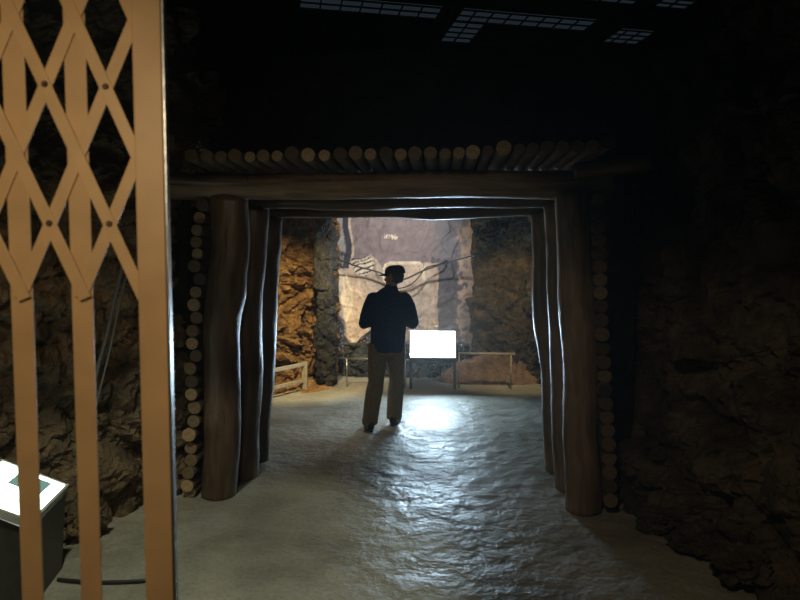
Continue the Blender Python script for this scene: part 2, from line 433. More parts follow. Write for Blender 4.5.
# ------------------------------------------------------------------ painted mural on the back wall
def inpoly(x, y, P):
    r = False; n = len(P)
    for i in range(n):
        x1, y1 = P[i]; x2, y2 = P[(i+1) % n]
        if (y1 > y) != (y2 > y) and x < (x2-x1)*(y-y1)/(y2-y1)+x1: r = not r
    return r
def lin(c): return tuple((v/255)**2.2 for v in c)
MAUVE, CREAM, TAN, TAN2, BLUEG, DARKB, PINK, GREY = [lin(c) for c in ((126,114,112),(214,200,172),(184,166,145),(170,148,126),(106,104,108),(56,58,66),(188,168,144),(150,146,138))]
def mural_col(x, y):
    wx = x + 3*noise.noise(Vector((x*.09, y*.09, 3))) ; wy = y + 3*noise.noise(Vector((x*.09, y*.09, 9)))
    n = noise.fractal(Vector((x*.11, y*.11, 1)), .8, 2.0, 5); n2 = noise.fractal(Vector((x*.5, y*.5, 4)), .8, 2.0, 3)
    c = MAUVE
    k = max(0, min(1, (x + 9*n - 430)/14)); c = tuple(a_*(1-k) + b_*k for a_, b_ in zip(MAUVE, BLUEG))
    k = max(0, min(1, (x + 8*n - 458)/8)); c = tuple(a_*(1-k) + b_*k*(.8 if y < 290 else .55) for a_, b_ in zip(c, TAN2))
    if 436 < x + 10*n < 462 and y + 8*n > 262: c = tuple(v*.55 for v in BLUEG)
    if 425 < wx < 438 and wy < 330 and wy > 262: c = TAN2
    if inpoly(wx, wy, [(345,270),(352,259),(372,256),(385,270),(428,262),(434,290),(436,335),(410,340),(362,345),(352,348),(346,330),(342,300)]): c = TAN
    if inpoly(wx, wy, [(346,300),(350,285),(362,292),(364,325),(356,348),(349,340)]): c = PINK
    if wx < 345 and wy < 270: c = GREY
    if 344 < x + 2*math.sin(y*.12) < 350 and y < 268: c = DARKB
    if 350 <= x + 2*math.sin(y*.12) < 352.5 and y < 268: c = PINK
    if inpoly(wx, wy, [(333,270),(341,268),(349,276),(354,292),(352,310),(346,322),(340,312),(335,292)]): c = CREAM
    if inpoly(wx, wy, [(336,250),(345,252),(348,266),(340,270),(334,264)]) and n2 > -.1: c = DARKB
    if inpoly(wx, wy, [(334,308),(341,318),(346,335),(352,350),(345,356),(334,352)]): c = DARKB if n2 > -.35 else GREY
    if inpoly(wx, wy, [(350,352),(362,338),(372,326),(380,330),(380,352)]): c = DARKB if n2 > -.45 else TAN2
    if inpoly(x, y, [(383,268),(386,262),(420,261),(425,266),(425,280),(383,282)]): c = CREAM if y < 264 or x > 422 or x < 385.5 else PINK
    if y > 350: c = DARKB if n2 > .05 else BLUEG
    if abs(x-391) < 7 and abs(y-237) < 2.2 and n2 > .0: c = CREAM
    # brush marks: striped boulders and cracks
    if inpoly(wx, wy, [(352,259),(368,256),(374,266),(368,276),(354,272)]): c = CREAM if math.sin(wy*1.7 + wx*.4) > -.4 else DARKB
    if c in (TAN, PINK, CREAM):
        k = abs(noise.noise(Vector((x*.13+5, y*.07, 2))))
        if k < .018: c = tuple(v*.5 for v in c)
    f = 1 + .28*n + .12*n2
    return tuple(max(0, min(1, v*f)) for v in c)
MY = 9.35
bm = bmesh.new(); nu, nv = 250, 190; x0, x1, zt = -1.95, .95, 2.95; G = []; cols = {}
cl = bm.loops.layers.float_color.new('paint')
for i in range(nu+1):
    row = []
    for j in range(nv+1):
        x = x0 + (x1-x0)*i/nu; z = zt*j/nv; p = Vector((x, MY, z))
        d = p - CAM; sx = d.dot(R_)/d.dot(F_); sy = d.dot(U_)/d.dot(F_)
        v = bm.verts.new(p + Vector((0, .05*rdisp(p, 1, 1.2, 41), 0))); row.append(v); cols[v] = mural_col(400+FPX*sx, 300-FPX*sy)
    G.append(row)
for i in range(nu):
    for j in range(nv):
        f = bm.faces.new((G[i][j], G[i+1][j], G[i+1][j+1], G[i][j+1]))
        for l in f.loops: l[cl] = (*cols[l.vert], 1)
box(bm, ((x0+x1)/2, MY+.2, zt/2), (x1-x0, .16, zt))
m, nt, b = newmat('mural_paint')
at = N(nt, 'ShaderNodeAttribute', attribute_name='paint'); nt.links.new(at.outputs['Color'], b.inputs['Base Color'])
nn = N(nt, 'ShaderNodeTexNoise'); nn.inputs['Scale'].default_value = 12; nn.inputs['Detail'].default_value = 6; nt.links.new(coords(nt), nn.inputs['Vector'])
bump(nt, b, nn.outputs['Fac'], .35, .02); b.inputs['Roughness'].default_value = .8
o = link('painted_mural_wall', bm, m); tag(o, 'back wall painted with a mural of pale and mauve mine rock', 'mural')

# low block wall and rubble bank under the mural
bm = bmesh.new(); G = []
for i in range(91):
    row = []
    for j in range(31):
        x = -1.45 + 1.9*i/90; z = .50*j/30; p = Vector((x, 8.95, z))
        brick = .03 if (z % .14) < .018 or ((x + (.12 if int(z/.14) % 2 else 0)) % .26) < .018 else 0
        row.append(bm.verts.new((x, 8.95 + brick*.4 - rdisp(p, .12, 2.6, 51), z)))
    G.append(row)
for i in range(90):
    for j in range(30): bm.faces.new((G[i][j], G[i+1][j], G[i+1][j+1], G[i][j+1]))
box(bm, (-.5, 9.12, .25), (1.9, .16, .50))
tag(link('stone_block_wall', bm, M_BLOCK, smooth=False), 'low grey green stone block wall at the foot of the mural', 'low wall')

def mound(name, cx, cy, rx, ry, h, seed, mat, label, cat, stretch=1.0, base=0.0):
    bm = bmesh.new(); n = 70; G = []
    for i in range(n+1):
        row = []
        for j in range(n+1):
            u, v = -1+2*i/n, -1+2*j/n; r = math.sqrt(u*u+v*v)
            p = Vector((u*rx, v*ry, 0)); z = h*max(0, 1-r**1.5) 
            z += rdisp(p + Vector((cx, cy, 0)), .13 if h > .2 else .12, 2.6, seed)*min(1, max(0, (1-r)*3))
            row.append(bm.verts.new((p.x, p.y, max(z, -.01) if r < 1 else -.01)))
        G.append(row)
    for i in range(n):
        for j in range(n):
            if all(q.co.z <= -.0099 for q in (G[i][j], G[i+1][j], G[i+1][j+1], G[i][j+1])): continue
            bm.faces.new((G[i][j], G[i+1][j], G[i+1][j+1], G[i][j+1]))
    bmesh.ops.delete(bm, geom=[v for v in bm.verts if not v.link_faces], context='VERTS')
    return tag(link(name, bm, mat, smooth=False, loc=(cx, cy, base)), label, cat)
mound('earth_bank', .72, 8.84, .84, .34, .44, 61, M_EARTH, 'reddish brown heap of earth and rubble behind the thin metal rail', 'rubble')
mound('ochre_gravel', -2.1, 8.25, .62, .5, .09, 63, M_AMBER, 'low spread of ochre gravel below the ochre rock wall', 'gravel')

# ------------------------------------------------------------------ timber sets
def fit_post(top, bot, Yb, wtop, wbot, side, ztop):
    """inner edge pixels -> log axis; side=-1 left, +1 right"""
    B = at_z(*bot, 0.0) if Yb is None else at_y(*bot, Yb)
    B = at_z(*bot, 0.0); T = at_y(top[0], top[1], B.y); 
    k = (ztop - B.z)/(T.z - B.z); T = B + (T-B)*k
    return B + Vector((side*wbot, 0, 0)), T + Vector((side*wtop, 0, 0))
sets = [((247,207),(236,495), .135,.128, (555,200),(565,509), .112,.122),
        ((268,216),(257.5,477), .12,.12, (543,209),(555.5,488), .12,.12),
        ((282,222),(268.5,460), .11,.11, (530.5,218),(545,470), .11,.11)]
lint_bottoms = []
for i, (lt, lb, rt_, rb_, r1t, r1b, rt2, rb2) in enumerate(sets):
    # lintel underside height from the photographed edge
    Yl = at_z(*lb).y; Yr = at_z(*r1b).y
    zb = [at_y(400, (199, 209, 218)[i], (Yl+Yr)/2).z]
    zb = zb[0]; lr = (.096, .07, .06)[i]
    for side, t, b_, rt, rb, where in ((-1, lt, lb, rt_, rb_, 'left'), (1, r1t, r1b, rt2, rb2, 'right')):
        B, T = fit_post(t, b_, None, rt, rb, side, zb+.02)
        nm = ['nearest', 'middle', 'farthest'][i]
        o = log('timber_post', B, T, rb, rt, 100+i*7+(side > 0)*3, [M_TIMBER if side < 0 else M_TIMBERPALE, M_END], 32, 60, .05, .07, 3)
        tag(o, f'{nm} of the three thick round timber posts on the {where} side of the mine frame', 'post', 'round posts of the timber frame')
    Ym = (Yl+Yr)/2
    xl = [at_y(172, 190, Ym).x, at_y(238, 205, Ym).x - .1, at_y(252, 210, Ym).x - .15][i]
    xr = [at_y(610, 182, Ym).x, at_y(580, 200, Ym).x, at_y(565, 205, Ym).x][i]
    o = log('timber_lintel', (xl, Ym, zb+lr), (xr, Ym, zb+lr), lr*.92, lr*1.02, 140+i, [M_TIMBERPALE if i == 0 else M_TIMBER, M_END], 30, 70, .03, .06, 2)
    tag(o, ['thick weathered log lintel resting on the nearest pair of posts', 'second log lintel, just behind the front one', 'farthest and thinnest log lintel of the mine frame'][i], 'beam', 'log lintels of the timber frame')
    lint_bottoms.append((Ym, zb, lr))
Y1, ZB1, LR1 = lint_bottoms[0]
ztop1 = ZB1 + 2*LR1
# extra log lying over the right end and the one over the left end
a = at_y(575, 171, Y1-.10); b2 = at_y(650, 160, Y1-.25)
o = log('timber_prop', a, b2, .055, .062, 171, [M_TIMBER, M_END], 22, 24, .01, .05, 1)
tag(o, 'short log sticking out past the right end of the front lintel towards the rock wall', 'log')
a = at_y(120, 178, Y1-.12); b2 = at_y(250, 182, Y1-.03)
o = log('timber_prop', a, b2, .035, .05, 172, [M_TIMBER, M_END], 20, 24, .02, .05, 1)
tag(o, 'thin log over the left end of the front lintel, running behind the gate', 'log')

ORD = ['first','second','third','fourth','fifth','sixth','seventh','eighth','ninth','tenth','eleventh','twelfth','thirteenth','fourteenth','fifteenth']
# roof poles laid front to back over the lintels: ends (px, py, radius px)
roof = [(191.3,155.4,6.5),(206.5,158.5,6.4),(220.7,157,6),(234.6,157.5,6.6),(250,159,5.5),(263,155.8,6.4),(277,157.5,5.6),(291.5,153.5,7.3),(308,156,6.9),
 (324.3,156,5.8),(340,155,6.9),(355.6,152.8,6.9),(370.3,155.4,6.0),(386.0,155,6.9),(400.8,156,6.1),(415,153.5,6.9),(430.3,153.5,6.5),(445.2,154,5.9),(459,154,6.0),(473,152.7,7.1),
 (488,150.8,5.6),(504,147.8,7.7),(519.6,149,5.7),(533,148.5,6.3),(547.4,147.3,6.6),(562.6,147.3,6.5),(577.8,146.6,6.4),(593,146.5,6.6),(608.4,142.5,7)]
random.seed(11)
nR = len(roof)
bright = {1:1, 3:1, 10:1, 13:1, 18:1}
for i, (x, y, r) in enumerate(roof):
    Yf = Y1 - .42 - random.uniform(0, .04)
    p = at_y(x, y, Yf); rad = r*(p-CAM).dot(F_)/FPX
    p.z = max(p.z, ztop1 + rad*.98)
    q = Vector((p.x + random.uniform(-.01, .01), 5.6, p.z - .01 + random.uniform(-.004, .004)))
    o = log('roof_pole', p, q, rad, rad*.97, 200+i, [M_POLE, M_END], 20, 12, .008, .05)
    if i < 15: w = ('leftmost round pole' if i == 0 else f'{ORD[i]} round pole from the left')
    else:
        k = nR-1-i; w = ('rightmost round pole' if k == 0 else f'{ORD[k]} round pole from the right')
    tag(o, f'{w} in the row laid over the front lintel', 'pole', 'round poles on top of the lintels')

# side lagging: poles stacked one above another behind the posts, ends to the viewer
left = [(202,204.7,6.3),(199.3,217.7,5.8),(196.7,230,5.6),(195.9,242,5.8),(197.2,253.8,5.5),(194,266,6.4),(199.3,279,6.2),(195.6,292,5.9),(193.7,304.9,6.6),(196.4,318,6.4),(192.4,331,6.2),(192,343.6,6),
 (195.9,356,6.1),(190,368.6,6.3),(191.3,381.5,6.5),(191,394.5,6.1),(194.4,407.8,6.6),(193.4,421.6,6.2),(188.8,435.2,6.9),(190.6,448.2,6.1),(190.8,460.5,6.3),(188,473.3,6.1),(187,486,6.4),(189.5,498.5,6)]
right = [(598.4,199.8,6.6),(598.6,213,6.7),(598.9,226.6,6.7),(599.8,240,6.7),(601.2,253.5,6.9),(600.5,267,6.6),(600.5,280,6.6),(600.8,293,6.6),(601.2,306.5,6.8),(601.8,320.4,7),(602.6,334.6,7),(603.4,348.6,6.9),
 (604.2,362.6,7),(604.8,376.4,6.9),(605.4,390.2,7),(606.4,404,6.9),(607.2,417.5,6.8),(608.2,431,6.9),(609,444.8,7),(609.4,458.8,7.1),(610,473,7.1),(610.3,487,7.1),(611,501,7)]
for nm, L, Yf0 in (('left', left, Y1-.02), ('right', right, Y1-.12)):
    n = len(L)
    for i, (x, y, r) in enumerate(L):
        Yf = Yf0 - random.uniform(0, .05)
        p = at_y(x, y, Yf); rad = r*(p-CAM).dot(F_)/FPX*(1.0 if nm == 'left' else 1.02)
        p.z = max(p.z, rad+.001)
        q = Vector((p.x + (-.02 if nm == 'left' else .02), 5.5, p.z))
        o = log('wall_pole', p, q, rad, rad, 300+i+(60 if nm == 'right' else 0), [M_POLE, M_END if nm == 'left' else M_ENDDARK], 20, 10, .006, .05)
        if i < 12: w = 'topmost round pole' if i == 0 else f'{ORD[i]} round pole from the top'
        else:
            k = n-1-i; w = 'lowest round pole' if k == 0 else f'{ORD[k]} round pole from the floor'
        tag(o, f'{w} in the stack outside the {nm} posts', 'pole', f'round poles stacked outside the {nm} posts')

for n_, xa, xb, xc, xd in ((1, 1.12, 1.40, 1.215, 1.40), (2, -2.05, -1.72, -2.05, -1.89)):
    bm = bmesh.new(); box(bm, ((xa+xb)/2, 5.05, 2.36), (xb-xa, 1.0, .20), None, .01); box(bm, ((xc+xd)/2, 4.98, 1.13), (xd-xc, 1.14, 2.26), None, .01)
    o = link('light_block_%d' % n_, bm, M_DARKROCK, smooth=False); o['kind'] = 'structure'  # dark filler boxes added to stop light leaking past the pole stacks
# ------------------------------------------------------------------ folding lattice gate, nearest to the viewer
gdir = Vector((math.cos(math.radians(12.8)), math.sin(math.radians(12.8)), 0))
gp = at_d(107, 265, 1.40)
ga = math.radians(12.8)
def gx(px):   # gate-plane coordinate (from the hinge side) for an image column at eye level
    d = ray(px, 265); nrm = Vector((-gdir.y, gdir.x, 0))
    t = (Vector((gp.x, gp.y, 0)).dot(nrm))/(Vector((d.x, d.y, 0)).dot(nrm))
    P = CAM + d*t; return (P - Vector((gp.x, gp.y, P.z))).dot(gdir)
gate = empty('folding_gate', (gp.x, gp.y, 0), ga)
tag(gate, 'tan painted folding steel lattice gate standing half open at the left edge', 'gate')
pk = [gx(19.2), gx(80.2)]; pitch = pk[1]-pk[0]
pickets = [pk[0]-pitch*2, pk[0]-pitch, pk[0], pk[1]]
xs = gx(150.5)+.0065; TOPZ = 2.62
def part(bm, name, mat): return link(name, bm, mat, gate, smooth=False)
bm = bmesh.new(); box(bm, (xs, 0, TOPZ/2+.02), (.063, .034, TOPZ-.04), None, .003); part(bm, 'stile', M_GATE)
for x in pickets:
    bm = bmesh.new(); box(bm, (x, .0095, TOPZ/2+.02), (.0465, .006, TOPZ-.06), None, .0015)
    part(bm, 'picket', M_GATE)
zc = lambda py: EYE + (265-py)*1.40/628
levels = [zc(292), zc(152), zc(12), zc(-128)]
low = [.17, .17+(levels[1]-levels[0]), .17+2*(levels[1]-levels[0])]
nodes = pickets + [pk[1]+pitch*.985]
NDX = [x+.004 for x in nodes]
for lv in (levels, low):
    nl, nn_ = len(lv), len(NDX)
    for sg in (1, -1):                       # continuous diagonal bars, one face of the lattice each way
        starts = [(0, k) for k in range(nl)] + [(i, 0 if sg > 0 else nl-1) for i in range(1, nn_)]
        for i, k in starts:
            e = min(nn_-1-i, (nl-1-k) if sg > 0 else k)
            if e < 1: continue
            a = Vector((NDX[i], 0, lv[k])); b_ = Vector((NDX[i+e], 0, lv[k+sg*e])); d = (b_-a).normalized()*.018
            y_ = Vector((0, .002 if sg > 0 else -.0045, 0))
            bm = bmesh.new(); bar(bm, a-d+y_, b_+d+y_, .0275, .005, .0012); part(bm, 'lattice_bar', M_GATEBAR)
    for z0_, z1_ in zip(lv, lv[1:]):
        for xa, xb in zip(NDX, NDX[1:]):
            xm, zm_ = (xa+xb)/2, (z0_+z1_)/2
            bm = bmesh.new(); tube(bm, [(xm, -.0105, zm_), (xm, -.0075, zm_), (xm, .006, zm_)], [.005, .0075, .0075], 12); part(bm, 'rivet', M_RIVET)
bm = bmesh.new(); box(bm, (xs+.0335, .008, TOPZ/2+.02), (.004, .03, TOPZ-.06)); part(bm, 'edge_strip', M_STEEL)
# track above the gate, out of frame, that the pickets hang from
bm = bmesh.new(); box(bm, ((pickets[0]+xs)/2, .01, TOPZ+.02), (xs-pickets[0]+.1, .05, .03)); part(bm, 'top_rail', M_GATE)

# ------------------------------------------------------------------ display cases
def display_case(label, P, z_low, z_high, mat_lit, legs, group):
    """P: four ground points (low edge a,b then high edge c,d), sloping lit top"""
    a, b_, c_, d_ = [Vector((p[0], p[1], 0)) for p in P]
    org = (a+b_+c_+d_)/4
    ex = (b_-a).normalized(); ey = Vector((-ex.y, ex.x, 0))
    rz = math.atan2(ex.y, ex.x)
    root = empty('display_case', org, rz)
    tag(root, label, 'display case', group)
    w = (b_-a).length; dpt = abs((d_-a).dot(ey))
    hw, hd = w/2, dpt/2
    sl = math.atan2(z_high-z_low, dpt); rot = Matrix.Rotation(sl, 3, 'X')
    zm = (z_low+z_high)/2; L = dpt/math.cos(sl)
    if legs:
        bm = bmesh.new()   # shallow tray under the sloping top
        vs = box(bm, (0, 0, 0), (w-.01, dpt-.01, 1))
        for v in vs:
            zt = (z_low if v.co.y < 0 else z_high)-.022
            v.co.z = zt-.045 if v.co.z < 0 else zt
        link('tray', bm, M_CASE, root, smooth=False)
        for sx in (-1, 1):
            for sy in (-1, 1):
                bm = bmesh.new(); h = (z_low if sy < 0 else z_high)-.03
                box(bm, (sx*(hw-.018), sy*(hd-.018), h/2), (.034, .034, h), None, .003)
                link('leg', bm, M_CASE, root, smooth=False)
    else:
        bm = bmesh.new(); vs = box(bm, (0, 0, 0), (w-.02, dpt-.02, 1))
        for v in vs:
            if v.co.z < 0: v.co.z = 0; v.co.x *= .86; v.co.y *= .86
            else: v.co.z = z_low-.035 if v.co.y < 0 else z_high-.035
        link('plinth', bm, M_CASE, root, smooth=False)
    # frame around the sloping top
    off = Vector((0, 0, zm))
    bm = bmesh.new(); t = .014
    for sx in (-1, 1): box(bm, off + rot @ Vector((sx*(hw-t/2), 0, -.005)), (t, L, .04), rot)
    for sy in (-1, 1): box(bm, off + rot @ Vector((0, sy*(L/2-t/2), -.005)), (w-2*t, t, .04), rot)
    link('top_frame', bm, M_CASEPALE, root, smooth=False)
    bm = bmesh.new(); vs = box(bm, (0, 0, 0), (w-2*t, L-2*t, .01))
    o = link('lit_panel', bm, mat_lit, root, smooth=False); o.location = off + rot @ Vector((0, 0, 0)); o.rotation_euler = (sl, 0, 0)
    tag(o, 'glowing panel')
    return root
# far case
fa = at_z(409.5, 389); fb = at_z(456, 389.5); k = (fb-fa).normalized(); ey = Vector((-k.y, k.x, 0))
display_case('far display case with a dazzling cool white sloping top, right of the person', [fa, fb, fb+ey*.17, fa+ey*.24], .43, .78, M_LITFAR, True, 'lit display cases')
# near case behind the gate
r3 = at_d(68, 486, 3.39); f3 = at_d(35, 520, 2.94)
# low edge from r to f so the slope rises away to the left/back
r2, f2 = Vector((r3.x, r3.y, 0)), Vector((f3.x, f3.y, 0))
r3d = at_d(8, 458, 3.36)
k = (f2-r2).normalized(); ln = .50; f2 = r2 + k*ln
nrm = Vector((-k.y, k.x, 0));
if (Vector((r3d.x, r3d.y, 0)) - r2).dot(nrm) < 0: nrm = -nrm
# order so that local +Y points to the high edge
A, B_ = (r2, f2) if Vector((-(f2-r2).y, (f2-r2).x, 0)).dot(nrm) > 0 else (f2, r2)
display_case('near display case with a glowing white top on a dark grey plinth, behind the gate', [A, B_, B_+nrm*.34, A+nrm*.34], .45, .62, M_LITNEAR, False, 'lit display cases')

# ------------------------------------------------------------------ low rails in the chamber
def rail(label, pts, zr, zl, posts, r, wide, mat, gname):
    root = empty('barrier_rail', Vector((pts[0][0], pts[0][1], 0))); tag(root, label, 'rail', gname)
    o0 = root.location
    P = [Vector((p[0], p[1], 0)) - Vector((o0.x, o0.y, 0)) for p in pts]
    bm = bmesh.new()
    for a, b_ in zip(P, P[1:]):
        if wide: bar(bm, a+Vector((0,0,zr)), b_+Vector((0,0,zr)), .035, .05, .004, up=Vector((0,0,1)))
        else: tube(bm, [a+Vector((0,0,zr)), b_+Vector((0,0,zr))], r, 14)
    link('top_bar', bm, mat, root, smooth=not wide)
    if zl:
        bm = bmesh.new()
        for a, b_ in zip(P, P[1:]): bar(bm, a+Vector((0,0,zl)), b_+Vector((0,0,zl)), .03, .045, .004, up=Vector((0,0,1)))
        link('lower_bar', bm, mat, root, smooth=False)
    for q in posts:
        qq = Vector((q[0]-o0.x, q[1]-o0.y, 0)); bm = bmesh.new()
        if wide: box(bm, qq+Vector((0,0,(zr+.03)/2)), (.075, .06, zr+.03), None, .005)
        else: tube(bm, [qq, qq+Vector((0,0,zr))], r*.8, 12)
        link('post', bm, mat, root, smooth=not wide)
    return root
pa = at_z(305, 390.5); zr_ = at_y(305, 364, pa.y).z
pb = at_z(276, 398); pc = pb + (pb-pa).normalized()*1.1
rail('low weathered wooden barrier with two bars below the ochre rock wall', [pc, pb, pa], zr_, zr_*.38, [pa, pc], .015, True, M_RAILWOOD, None)
ra = at_z(340, 386.5); zr2 = at_y(347, 358.5, ra.y).z
rb = Vector((at_y(409, 358, ra.y).x-.03, ra.y, 0)); rp = at_z(347, 386.5)
rail('thin metal rail on a slim post left of the far case, before the stone blocks', [ra, rb], zr2, 0, [(rp.x, ra.y), (rb.x-.02, ra.y)], .012, False, M_STEEL, 'thin rails either side of the far case')
rc = at_y(457, 355, ra.y); rd = at_y(515, 354, ra.y)
rail('thin wooden topped rail right of the far case, in front of the rubble heap', [(rc.x+.02, ra.y, 0), (rd.x, ra.y, 0)], rd.z, 0, [(at_y(511, 354, ra.y).x, ra.y), (rc.x+.03, ra.y)], .016, False, M_RAILWOOD, 'thin rails either side of the far case')

# ------------------------------------------------------------------ cables
def cable(label, pts, r, mat, group=None):
    P = [Vector(p) for p in pts]; Q = []
    for i in range(len(P)-1):
        p0 = P[max(i-1, 0)]; p1 = P[i]; p2 = P[i+1]; p3 = P[min(i+2, len(P)-1)]
        for s in range(8):
            t = s/8; Q.append(.5*((2*p1) + (p2-p0)*t + (2*p0-5*p1+4*p2-p3)*t*t + (3*p1-p0-3*p2+p3)*t**3))
    Q.append(P[-1]); o0 = Q[0].copy(); bm = bmesh.new(); tube(bm, [q-o0 for q in Q], r, 8)
    return tag(link('cable', bm, mat, loc=o0), label, 'cable', group)
cable('black cable sagging across the mural from the dark pillar to the person', [at_y(336,258,8.75), at_y(356,266,9.0), at_y(378,272,9.05), at_y(400,280,9.0), at_y(425,270,8.95), at_y(450,262,8.8), at_y(476,255,8.6)], .012, M_CABLE)
cable('thin lower black cable drooping on the mural right of the person', [at_y(392,290,9.34), at_y(408,286,9.05), at_y(418,278,9.0), at_y(426,268,9.0), at_y(440,264,9.1), at_y(448,260,9.36)], .009, M_CABLE)
cable('thick grey cable hanging down the left rock wall behind the gate', [at_y(124,262,3.65), at_y(116,295,3.66), at_y(107,335,3.68), at_y(98,368,3.68), at_y(93,400,3.7), at_y(90,440,3.7)], .013, M_CABLEG)
cable('thin grey cable hanging beside the thick one on the left rock wall', [at_y(128,270,3.6), at_y(118,312,3.62), at_y(110,350,3.62), at_y(100,390,3.65), at_y(92,420,3.66)], .007, M_CABLEG)
cable('black cable lying on the floor left of the doorway, from the near case', [at_z(58,579.5,.012), at_z(80,581.5,.012), at_z(100,582.5,.012), at_z(140,581,.012), at_z(160,578,.012)], .011, M_CABLE)

# ------------------------------------------------------------------ loose rocks
boulder('boulder', at_z(118, 512) + Vector((0,.12,0)), (.17,.13,.24), 71, M_LEFTROCK, 'tall brown boulder against the left rock wall, seen between the gate bars', 'loose boulders')
boulder('boulder', at_z(72, 545) + Vector((0,.1,0)), (.15,.14,.13), 72, M_LEFTROCK, 'low brown boulder behind the near display case', 'loose boulders')
for i, (x, y, s, lab) in enumerate([(632,517,.075,'small pale stone at the foot of the right pole stack'), (655,536,.11,'squat brown rock against the right rock wall near the pole stack'),
        (700,560,.14,'wide brown rock at the base of the right rock wall'), (745,592,.15,'brown rock at the lower right corner below the rock wall')]):
    p = at_z(x, y) + Vector((.05,.08,0)); boulder('boulder', p, (s*1.3, s, s*.75), 80+i, M_FRONTROCK, lab, 'loose boulders')

# ------------------------------------------------------------------ hall ceiling with skylights
CZ = 5.2
pA = at_z(310, 7, CZ); pB = at_z(590, 30, CZ)
cu = (pB-pA).normalized(); cv = Vector((-cu.y, cu.x, 0)); cang = math.atan2(cu.y, cu.x)
def uv(px, py):
    p = at_z(px, py, CZ) - pA; return p.dot(cu), p.dot(cv)
bm = bmesh.new(); box(bm, (-.5, 4, CZ+.35), (11, 13.4, .1)); o = link('ceiling', bm, M_CEIL, smooth=False); o['kind'] = 'structure'
v0, v1 = uv(440, 21)[1], uv(440, 9.5)[1]
if v0 < v1: v0, v1 = v1, v0
ub = uv(441, 12)[0]; uc = uv(455, 16)[0]; ud = uv(488, 22)[0]; ue = uv(592, 26)[0]
ug = uv(604, 38)[0]; uh = uv(645, 40)[0]
vfar = uv(470, 45)[1]
rects = [(uv(300, 3)[0], ub, v1, v0), (uc, ue, v1, v0), (uc+.02, ud, v0+.03, vfar), (ug, uh, v0-.15, v0+.35),
         (uv(482, 1)[0], uv(700, 1)[0], v1-.86, v1-.60), (uv(412,1)[0], uv(455,1)[0], v1-.86, v1-.60)]
for i, (a0, a1, b0, b1) in enumerate(rects):
    root = empty('window_%d' % (i+1), pA + cu*((a0+a1)/2) + cv*((b0+b1)/2) + Vector((0, 0, .04)), cang); root['kind'] = 'structure'
    bm = bmesh.new(); box(bm, (0, 0, 0), (a1-a0, b1-b0, .01)); link('pane', bm, M_SKY, root, smooth=False)
    bm = bmesh.new()
    nx = max(1, int(round((a1-a0)/.26))); ny = max(2, int(round((b1-b0)/.19)))
    for q in range(nx+1): box(bm, (-(a1-a0)/2+(a1-a0)*q/nx, 0, -.02), (.018, b1-b0, .02))
    for q in range(ny+1): box(bm, (0, -(b1-b0)/2+(b1-b0)*q/ny, -.018), (a1-a0, .018, .02))
    link('mesh_grid', bm, M_BEAM, root, smooth=False)
def beam(u0, w0, u1, w1, z, label):
    a = pA+cu*u0+cv*w0; b_ = pA+cu*u1+cv*w1; a.z = b_.z = z; bm = bmesh.new(); o0 = (a+b_)/2
    a -= o0; b_ -= o0
    for dz, w, t in ((0, .012, .16), (-.08, .10, .012), (.08, .10, .012)): bar(bm, a+Vector((0,0,dz)), b_+Vector((0,0,dz)), w, t, 0, up=Vector((0,0,1)))
    return tag(link('roof_beam', bm, M_BEAM, smooth=False, loc=o0), label, 'beam', 'steel roof beams')
um = (ub+uc)/2
beam(um, -4, um, 3.2, CZ-.08, 'dark steel roof beam crossing the skylights above the middle of the frame')
beam((ue+ug)/2, -4, (ue+ug)/2, 3.2, CZ-.08, 'dark steel roof beam above the right end of the timber frame')
beam(-5, v1-.50, 5, v1-.50, CZ-.05, 'long dark steel roof beam running along the skylight strip')

# ------------------------------------------------------------------ the visitor
FEET = at_z(386, 427)
def remesh(o, voxel, sm=6, fac=.6):
    m = o.modifiers.new('remesh', 'REMESH'); m.mode = 'VOXEL'; m.voxel_size = voxel; m.use_smooth_shade = True
    s = o.modifiers.new('smooth', 'SMOOTH'); s.factor = fac; s.iterations = sm
hip_l, hip_r = Vector((-.075,0,.90)), Vector((.095,0,.90))
kn_l, kn_r = Vector((-.105,-.02,.49)), Vector((.115,.06,.49))
an_l, an_r = Vector((-.165,-.10,.09)), Vector((.085,.13,.09))
sh_l, sh_r = Vector((-.125,.0,1.36)), Vector((.195,.0,1.36))
el_l, el_r = Vector((-.215,.05,1.10)), Vector((.27,.06,1.10))
wr_l, wr_r = Vector((-.05,.27,1.12)), Vector((.13,.27,1.12))
mid = Vector((.03, 0, 0)); HC = Vector((.085, -.005, 1.585))   # head centre
bm = bmesh.new()
tube(bm, [(.01,0,.84),(.01,0,.93),(.02,.0,1.05),(.03,0,1.2),(.035,0,1.33),(.04,0,1.41),(.05,0,1.45)], [(.13,.09),(.16,.11),(.14,.10),(.155,.11),(.165,.11),(.12,.085),(.06,.06)], 24)
tube(bm, [(.05,0,1.42),(.06,0,1.47),(.075,0,1.54)], [.062,.055,.056], 20)
for s, e, w in ((sh_l, el_l, wr_l), (sh_r, el_r, wr_r)):
    tube(bm, [s, s.lerp(e, .4), e], [.055, .047, .038], 16); tube(bm, [e, e.lerp(w, .35), w], [.038, .037, .026], 16); ball(bm, e, (.039,.039,.039)); ball(bm, s, (.06,.06,.06))
for h, k_, a_ in ((hip_l, kn_l, an_l), (hip_r, kn_r, an_r)):
    tube(bm, [h+Vector((0,0,.03)), h.lerp(k_, .45), k_], [.088, .075, .055], 18); tube(bm, [k_, k_.lerp(a_, .35), a_], [.055, .056, .036], 18); ball(bm, k_, (.056,.056,.056))
    tube(bm, [a_+Vector((0,-.03,-.03)), a_+Vector((0,.06,-.05)), a_+Vector((0,.15,-.068))], [.034,.036,.02], 14)
